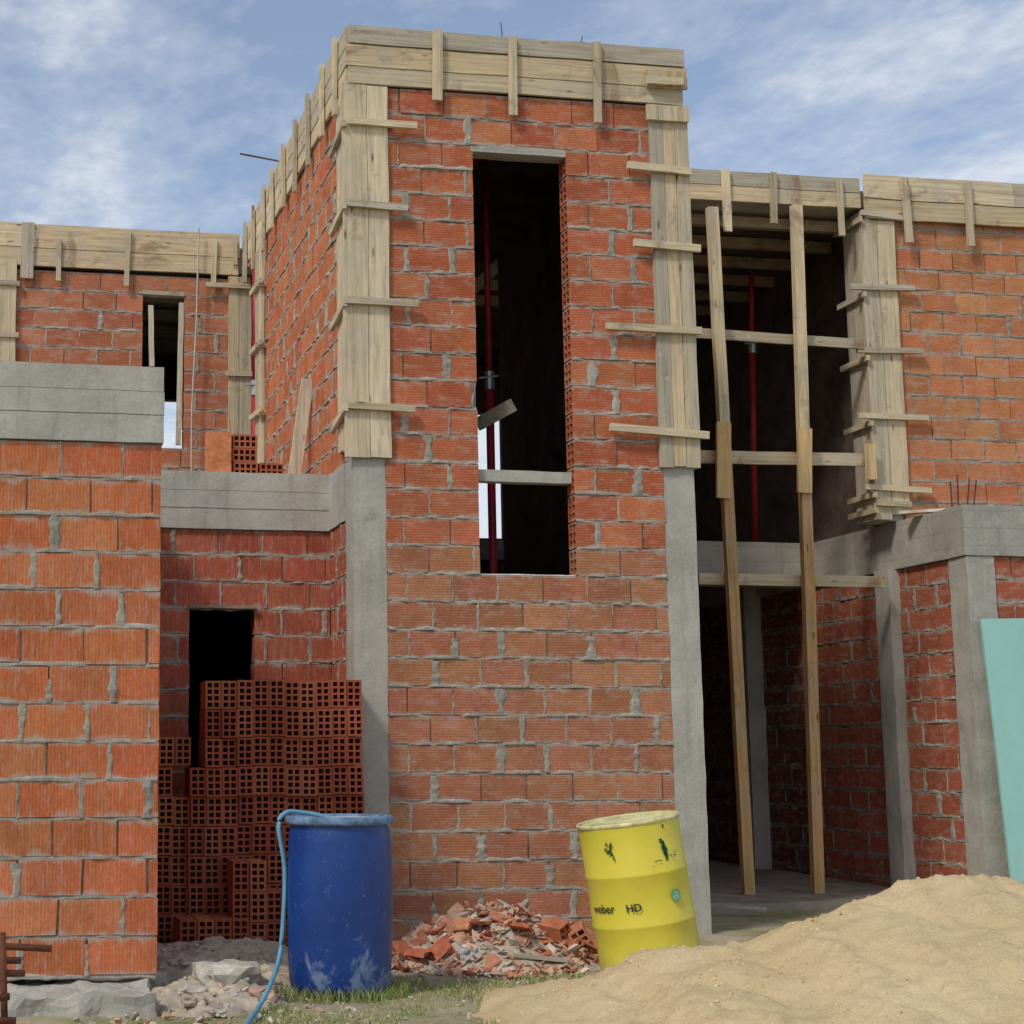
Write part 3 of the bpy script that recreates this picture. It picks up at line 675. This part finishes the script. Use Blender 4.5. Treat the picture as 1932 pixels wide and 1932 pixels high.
for i,(px_,py_,s) in enumerate(((1045,1735,.09),(1092,1740,.085),(1115,1765,.085),(1070,1775,.07),(985,1722,.06),(1120,1735,.07),(1010,1770,.07),(1090,1795,.05),(830,1770,.055),(790,1795,.05),(900,1705,.05),(950,1775,.05),(870,1740,.055),(760,1785,.05))):
    mb=MB(); p=onD(px_,py_,10.1+R.uniform(-.1,.15)) if px_<1000 else onD(px_,py_,10.2); p.z=max(.04,min(p.z,rub_h(*toRD(p))+.06)); hc=R.choice([(.48,.17,.09),(.44,.14,.075),(.52,.22,.12)])
    if i<4:
        T=Matrix.Translation(p)@Matrix.Rotation(R.uniform(-1.0,1.0),4,'Z')@Matrix.Rotation(R.uniform(-.6,.6),4,'X')@Matrix.Rotation(R.uniform(-.8,.8),4,'Y')
        hollow(mb,lambda a,d,z:tuple(T@Vector((d,a,z))),-s*R.uniform(.8,1.3),s*R.uniform(.8,1.2),-.052,.052,-.045,R.choice((.0,.05)),2,2,.011,hc)
    else: chunk(mb,p,s*1.3,s,s*.22,hc)
    tag(mb.build('broken_brick',M['rubble'],own=True),'larger broken hollow brick piece lying on the rubble heap','broken brick',GB)
for (px_,py_,L_,l) in ((1020,1815,.32,'flat grey splinter board lying at the front of the rubble heap'),(1390,1715,.45,'dark board lying on the floor edge of the open bay')):
    p=onD(px_,py_,9.95 if px_<1200 else 13.2); p.z=max(p.z,.05); mb=MB(); beam(mb,p-RT*L_*.5+Vector((0,0,.03)),p+RT*L_*.5,.07,.02,side=(0,0,1),col=(.42,.38,.31),seg=2); tag(mb.build('loose_board',M['wx'],own=True),l,'board')
def left_h(r,D):
    d=math.hypot((r+.28)/.62,(D-9.8)/1.5); q=Vector((r,D,7)); return .13*max(0,1-d*d)-.03*(d>1)-.01+mn.noise(q*5)*.05+abs(mn.noise(q*13))*.045*(d<1)
o=field('dirt_mound','dirt',-1.0,.5,8.0,11.3,.025,left_h); tag(o,'low mound of grey dirt and cement crumbs left of the blue barrel','mound')
def rock(label,p,s,col,group=None,fl=.6):
    bm=bmesh.new(); bmesh.ops.create_icosphere(bm,subdivisions=3,radius=1); sd=Vector((R.uniform(0,50),)*3)
    vs=[]
    for v in bm.verts:
        n=v.co.normalized(); d=1+mn.noise(n*1.5+sd)*.65+mn.noise(n*4+sd)*.22
        q=n*d; q.z=max(min(q.z,.7),-.7); q.x=max(-1,min(.85,q.x)); vs.append(p+Vector((q.x*s,q.y*s*.85,q.z*s*fl)))
    fs=[tuple(v.index for v in f.verts) for f in bm.faces]; bm.free()
    mb=MB(); mb.add(vs,fs,col); o=mb.build('concrete_lump',M['rubble'],own=True); tag(o,label,'rubble lump',group); return o
def onmound(px_,py_,s):
    D=9.3-(py_-1800)/110; p=onD(px_,py_,D); p.z=max(0,left_h(*toRD(p)))+s*.15; return p
rock('large pale concrete lump on the dirt left of the blue barrel',onmound(432,1842,.17),.19,(.46,.43,.36),None,.62)
rock('reddish brown stone in front of the concrete lump near the blue hose',onmound(500,1868,.08),.09,(.44,.30,.23),None,.6).name='stone'
rock('middling pale concrete lump behind the largest one by the brick stack',onmound(375,1808,.10),.10,(.50,.47,.39),None,.6)
for i in range(14):
    px_=R.uniform(300,530); py_=R.uniform(1795,1915); s=R.uniform(.03,.07)
    rock('small crumbly concrete lump scattered on the dirt left of the hose',onmound(px_,py_,s),s,R.choice([(.46,.42,.35),(.50,.46,.38),(.42,.35,.27),(.48,.43,.37)]),'small concrete lumps left of the hose',.6)
p=onD(885,1790,10.0); p.z=.08; rock('grey concrete lump at the front of the brick rubble',p,.07,(.42,.41,.38),None,.7)
mb=MB()
for i in range(1100):
    D=R.uniform(7.4,10.3); r=R.uniform(-.95,1.9); s=R.uniform(.003,.011)
    if r>.5 and D<9.3 and R.random()<.6: continue
    if r<.5 and R.random()<.25: s*=1.7
    z=max(0,left_h(r,D)) if r<.5 and D>8 else 0
    chunk(mb,rD(r,D,z+s*.2),s,s,s*.5,R.choice([(.46,.41,.33),(.50,.45,.37),(.45,.30,.20),(.42,.36,.28)]))
tag(mb.build('gravel',M['rubble']),'small crumbs of cement and brick over the dirt','gravel',kind='stuff')
mb=MB()
def blade(p,h,w,col):
    a=R.uniform(0,6.28); d=Vector((math.cos(a),math.sin(a),0)); l=Vector((R.uniform(-.7,.7),R.uniform(-.7,.7),0))*h
    mb.add([p-d*w,p+d*w,p+d*w*.6+l*.4+Vector((0,0,h*.6)),p-d*w*.6+l*.4+Vector((0,0,h*.6)),p+l+Vector((0,0,h))],[(0,1,2,3),(3,2,4)],col)
for i in range(26000):
    D=R.uniform(7.2,10.0); r=R.uniform(-.05,2.1)
    q=mn.noise(Vector((r*1.8,D*1.5,3)))+mn.noise(Vector((r*6,D*6,3)))*.5
    if q<-.10+max(0,(D-9.1))*.5: continue
    c=R.choice([(.22,.28,.07),(.31,.34,.11),(.42,.40,.18),(.17,.23,.06),(.50,.45,.27)])
    blade(rD(r,D,-.01),R.uniform(.010,.038),R.uniform(.0015,.0035),c)
bp=onZ(643,1875,0)
for i in range(900):
    a=R.uniform(0,6.28); blade(Vector((bp.x+math.cos(a)*R.uniform(.27,.38),bp.y+math.sin(a)*R.uniform(.27,.38),0)),R.uniform(.03,.09),.003,R.choice([(.18,.24,.06),(.33,.33,.13)]))
tag(mb.build('grass',M['grass']),'short thin green and dry grass between the barrels and the sand','grass',kind='stuff')
# ------------------------------------------------ barrels
t=thing('blue_barrel','blue plastic barrel with mud stains and a hose over its rim','barrel',bp)
t.scale=(.985,.985,1.015)
mb=MB(); mb.smooth=True
lathe(mb,[(.0,.01),(.235,.01),(.262,.03),(.272,.07),(.278,.16),(.284,.30),(.287,.45),(.286,.62),(.281,.78),(.275,.835),(.266,.865),(.266,.872)],56,dent=.008); mb.build('body',M['blue'],t,local=True)
mb=MB(); mb.smooth=True; M['bluerim']=mat_simple('dusty_blue_rim',(.13,.21,.33),.6,.3,.6,0,14)
lathe(mb,[(.266,.868),(.292,.872),(.296,.885),(.294,.905),(.284,.914),(.272,.910),(.268,.895),(.262,.89)],56); mb.build('rim',M['bluerim'],t,local=True)
mb=MB(); mb.smooth=True; M['water']=mat_simple('grey_water_film',(.34,.38,.40),.35,.5,.3,0,5)
lathe(mb,[(.262,.90),(.255,.84),(.25,.82),(.0,.82)],56); mb.build('inside',M['water'],t,local=True)
def brp(ang,rr,z): 
    return Vector((bp.x,bp.y,0))+RT*(math.cos(ang)*rr)+FH*(math.sin(ang)*rr)+Vector((0,0,z*1.015))
def gp(px_,py_):
    p=onZ(px_,py_,.03); z=max(0,left_h(*toRD(p)))+.03; return onZ(px_,py_,z)
hp=[brp(1.2,.06,.84),brp(2.2,.12,.90),brp(2.8,.22,.926),brp(3.05,.29,.926),brp(3.2,.328,.86),onD(537,1640,8.95),onD(534,1740,8.92),onD(526,1810,8.87),gp(508,1862),gp(488,1900),gp(466,1932),gp(440,1980)]
mb=MB(); mb.smooth=True; tube(mb,spline(hp,8),.0125,10); tag(mb.build('garden_hose',M['hose'],own=True),'light blue hose hanging from the blue barrel down to the ground','hose')
yp=onD(1233,1824,9.62); yp.z=.012
t=thing('yellow_drum','yellow steel drum with black lettering tilted to the left behind the sand','drum',yp)
az=A+math.atan(733/3180)
t.rotation_mode='QUATERNION'
q=Matrix.Rotation(rad(-8.3),3,FH)@Matrix.Rotation(rad(1.2),3,RT)@Matrix.Rotation(-az,3,'Z'); t.rotation_quaternion=q.to_quaternion()
YR=.286
prof=[(.0,.012),(.272,.012),(.29,.0),(.292,.018),(YR,.024)]
for hz in (.31,.59):
    prof+=[(YR,hz-.018),(YR+.005,hz-.008),(YR+.0055,hz+.004),(YR,hz+.016)]
prof+=[(YR,.84),(YR+.002,.862)]
mb=MB(); mb.smooth=True; lathe(mb,prof,56,dent=.012); mb.build('body',M['yellow'],t,local=True)
mb=MB(); mb.smooth=True; M['yrim']=mat_simple('worn_pale_yellow_rim',(.62,.57,.28),.5,.4,.35,0,20)
lathe(mb,[(YR+.002,.86),(YR+.008,.866),(YR+.008,.880),(YR+.002,.885),(YR-.006,.881),(YR-.006,.86)],56); mb.build('rim',M['yrim'],t,local=True)
mb=MB(); mb.smooth=True; M['yin']=mat_simple('pale_drum_lid',(.54,.50,.26),.7,.3,.35,0,9)
lathe(mb,[(YR-.008,.880),(YR-.010,.862),(.0,.858)],48); mb.build('lid',M['yin'],t,local=True)
def wrap(me,a0,z0,off=.004):
    for v in me.vertices:
        a=a0+v.co.x/YR; v.co=Vector((math.sin(a)*(YR+off),-math.cos(a)*(YR+off),z0+v.co.y))
def text(s,size,a0,z0,mat,name,bold=.0):
    cu=bpy.data.curves.new('t','FONT'); cu.body=s; cu.size=size; cu.align_x='CENTER'; cu.offset=bold
    ob=bpy.data.objects.new('t',cu); COL.objects.link(ob); bpy.context.view_layer.update()
    me=bpy.data.meshes.new_from_object(ob.evaluated_get(bpy.context.evaluated_depsgraph_get()))
    bpy.data.objects.remove(ob); bpy.data.curves.remove(cu)
    wrap(me,a0,z0,.010); me.name=name; me.materials.clear(); me.materials.append(mat); o=bpy.data.objects.new(name,me); COL.objects.link(o); o.parent=t; return o
text('weber',.066,rad(-47),.40,M['black'],'lettering',.0008)['label']='black word weber'
text('HD',.058,rad(-8),.40,M['black'],'lettering',.0012)['label']='black letters HD'
def ragged(a0,z0,w,h,n,name='worn_green_label'):
    mb=MB()
    for _ in range(n):
        cx=R.gauss(0,w*.30); cy=R.gauss(0,h*.30); rx=R.uniform(.2,.5)*w*.5; ry=R.uniform(.2,.5)*h*.5; m_=R.randint(5,8); ph=R.uniform(0,6)
        mb.add([(cx+math.cos(ph+6.283*i/m_)*rx*R.uniform(.5,1.3),cy+math.sin(ph+6.283*i/m_)*ry*R.uniform(.5,1.3),R.uniform(0,1)) for i in range(m_)],[tuple(range(m_))])
    o=mb.build(name,M['green'],t,local=True)
    for v in o.data.vertices:
        a=rad(a0)+v.co.x/YR; rr=YR+.010+v.co.z*.0015; v.co=Vector((math.sin(a)*rr,-math.cos(a)*rr,z0+v.co.y))
ragged(-21,.745,.045,.075,9); ragged(-27,.79,.02,.02,3); ragged(38,.74,.045,.13,14); ragged(28,.655,.05,.014,5); ragged(46,.665,.05,.018,5); ragged(20,.63,.02,.012,3); ragged(52,.68,.02,.03,3); ragged(5,.57,.02,.01,2)
ring=MB(); n=28
for k in range(n):
    a,b=2*math.pi*k/n,2*math.pi*(k+1)/n
    ring.add([(math.cos(a)*.034,math.sin(a)*.034,0),(math.cos(b)*.034,math.sin(b)*.034,0),(math.cos(b)*.026,math.sin(b)*.026,0),(math.cos(a)*.026,math.sin(a)*.026,0)],[(0,1,2,3)])
for k in range(3):
    b=2*math.pi*k/3+.5; c=[(math.cos(b+d)*r_,math.sin(b+d)*r_,0) for d,r_ in ((-.7,.010),(-.7,.021),(.35,.021),(.6,.0155),(.35,.010))]
    ring.add(c,[(0,1,2,3,4)])
o=ring.build('round_badge',M['mint'],t,local=True); wrap(o.data,rad(42),.455,.0115)
M['whitep']=mat_simple('pale_print',(.5,.6,.35),.6,.3,.1)
mb=MB(); pts=[(math.cos(2*math.pi*i/24)*.034,math.sin(2*math.pi*i/24)*.034,0) for i in range(24)]; mb.add(pts,[tuple(range(24))]); o=mb.build('badge_ground',M['whitep'],t,local=True); wrap(o.data,rad(42),.455,.0095)
mb=MB(); p=onY(1858,1165,1.2); q=onY(1901,1672,1.2); rbox(mb,0,1.1,-.012,.012,0,2.45,.6,.004)
o=mb.build('teal_board',M['teal']); o.location=(q.x+.03,1.17,-.08); ang=math.atan2(p.x-q.x,p.z-q.z); o.rotation_euler=(rad(-3),ang,0); tag(o,'pale teal painted board leaning against the right corner column','board')
GR='rusty steel tubes in the left corner'
for (a,b,D,l) in (((-60,1782),(98,1790),7.6,'long rusty steel tube highest in the lower left corner'),((-60,1812),(40,1812),7.5,'short rusty tube just under the long one in the lower left corner'),((-60,1838),(47,1836),7.4,'rusty tube lying lower in the left corner'),((-60,1890),(18,1880),7.3,'rusty tube end near the bottom left edge'),((4,1760),(10,1990),7.4,'upright rusty tube carrying the others in the left corner'),((-60,1925),(30,1926),7.3,'lowest rusty tube at the bottom left edge')):
    mb=MB(); mb.smooth=True; tube(mb,[onD(*a,D),onD(*b,D+.05)],.016,10); tag(mb.build('rusty_tube',M['rust'],own=True),l,'steel tube',GR)
# ------------------------------------------------ camera, sun, sky
cd=bpy.data.cameras.new('camera'); co=bpy.data.objects.new('camera',cd); COL.objects.link(co)
co.location=CAM; co.rotation_euler=(math.pi/2+TH,0,-A); cd.sensor_width=36; cd.lens=FP/1932*36; cd.shift_x=(966-CX)/1932; cd.clip_end=5000
scn.camera=co
SAZ=rad(52); SEL=rad(47)
sd=Vector((-math.sin(SAZ)*math.cos(SEL),-math.cos(SAZ)*math.cos(SEL),math.sin(SEL)))
sl=bpy.data.lights.new('sun','SUN'); sl.energy=2.0; sl.angle=rad(9); sl.color=(1,.95,.87); so=bpy.data.objects.new('sun',sl); COL.objects.link(so)
so.rotation_euler=sd.to_track_quat('Z','Y').to_euler()
w=bpy.data.worlds.new('World'); scn.world=w; w.use_nodes=True; nt=w.node_tree; bg=nt.nodes['Background']
sky=N(nt,'ShaderNodeTexSky',sky_type='NISHITA'); sky.sun_disc=False; sky.sun_elevation=SEL; sky.sun_rotation=math.atan2(sd.x,sd.y); sky.dust_density=1.; sky.ozone_density=1.6
tc=N(nt,'ShaderNodeTexCoord'); sp=N(nt,'ShaderNodeSeparateXYZ'); nt.links.new(tc.outputs['Generated'],sp.inputs[0])
mx=N(nt,'ShaderNodeMath',operation='MAXIMUM'); mx.inputs[1].default_value=.06; nt.links.new(sp.outputs['Z'],mx.inputs[0])
cv=N(nt,'ShaderNodeCombineXYZ'); dX=None
for ax in 'XY':
    d=N(nt,'ShaderNodeMath',operation='DIVIDE'); nt.links.new(sp.outputs[ax],d.inputs[0]); nt.links.new(mx.outputs[0],d.inputs[1]); nt.links.new(d.outputs[0],cv.inputs[ax])
    if ax=='X': dX=d.outputs[0]
mp=N(nt,'ShaderNodeMapping'); mp.inputs['Location'].default_value=(3.2,1.1,0); mp.inputs['Scale'].default_value=(1.9,1.15,1); nt.links.new(cv.outputs[0],mp.inputs[0])
def wn(scale,det,rg):
    n=N(nt,'ShaderNodeTexNoise'); n.inputs['Scale'].default_value=scale; n.inputs['Detail'].default_value=det; n.inputs['Roughness'].default_value=rg; nt.links.new(mp.outputs[0],n.inputs['Vector']); return n.outputs['Fac']
n1=wn(1.6,7,.60); n2=wn(9,4,.6)
ad=math_(nt,'MULTIPLY_ADD',n2,.30,n1)
mr=N(nt,'ShaderNodeMapRange'); mr.inputs['From Min'].default_value=-1; mr.inputs['From Max'].default_value=3; nt.links.new(dX,mr.inputs['Value'])
cov=ramp(nt,mr.outputs[0],[(.20,.10),(.30,.03),(.36,0.),(.46,.0),(.55,.07),(.8,.06)])
low=ramp(nt,sp.outputs['Z'],[(.16,.30),(.27,.10),(.36,.0)])
a2=math_(nt,'ADD',math_(nt,'ADD',ad,cov),low)
cm=ramp(nt,a2,[(.58,.14),(.74,.38),(.92,.88)])
c=mix(nt,cm,sky.outputs[0],(5.4,5.7,6.2)); nt.links.new(c,bg.inputs['Color']); bg.inputs['Strength'].default_value=.14
scn.view_settings.view_transform='Standard'; scn.view_settings.look='None'; scn.view_settings.exposure=0
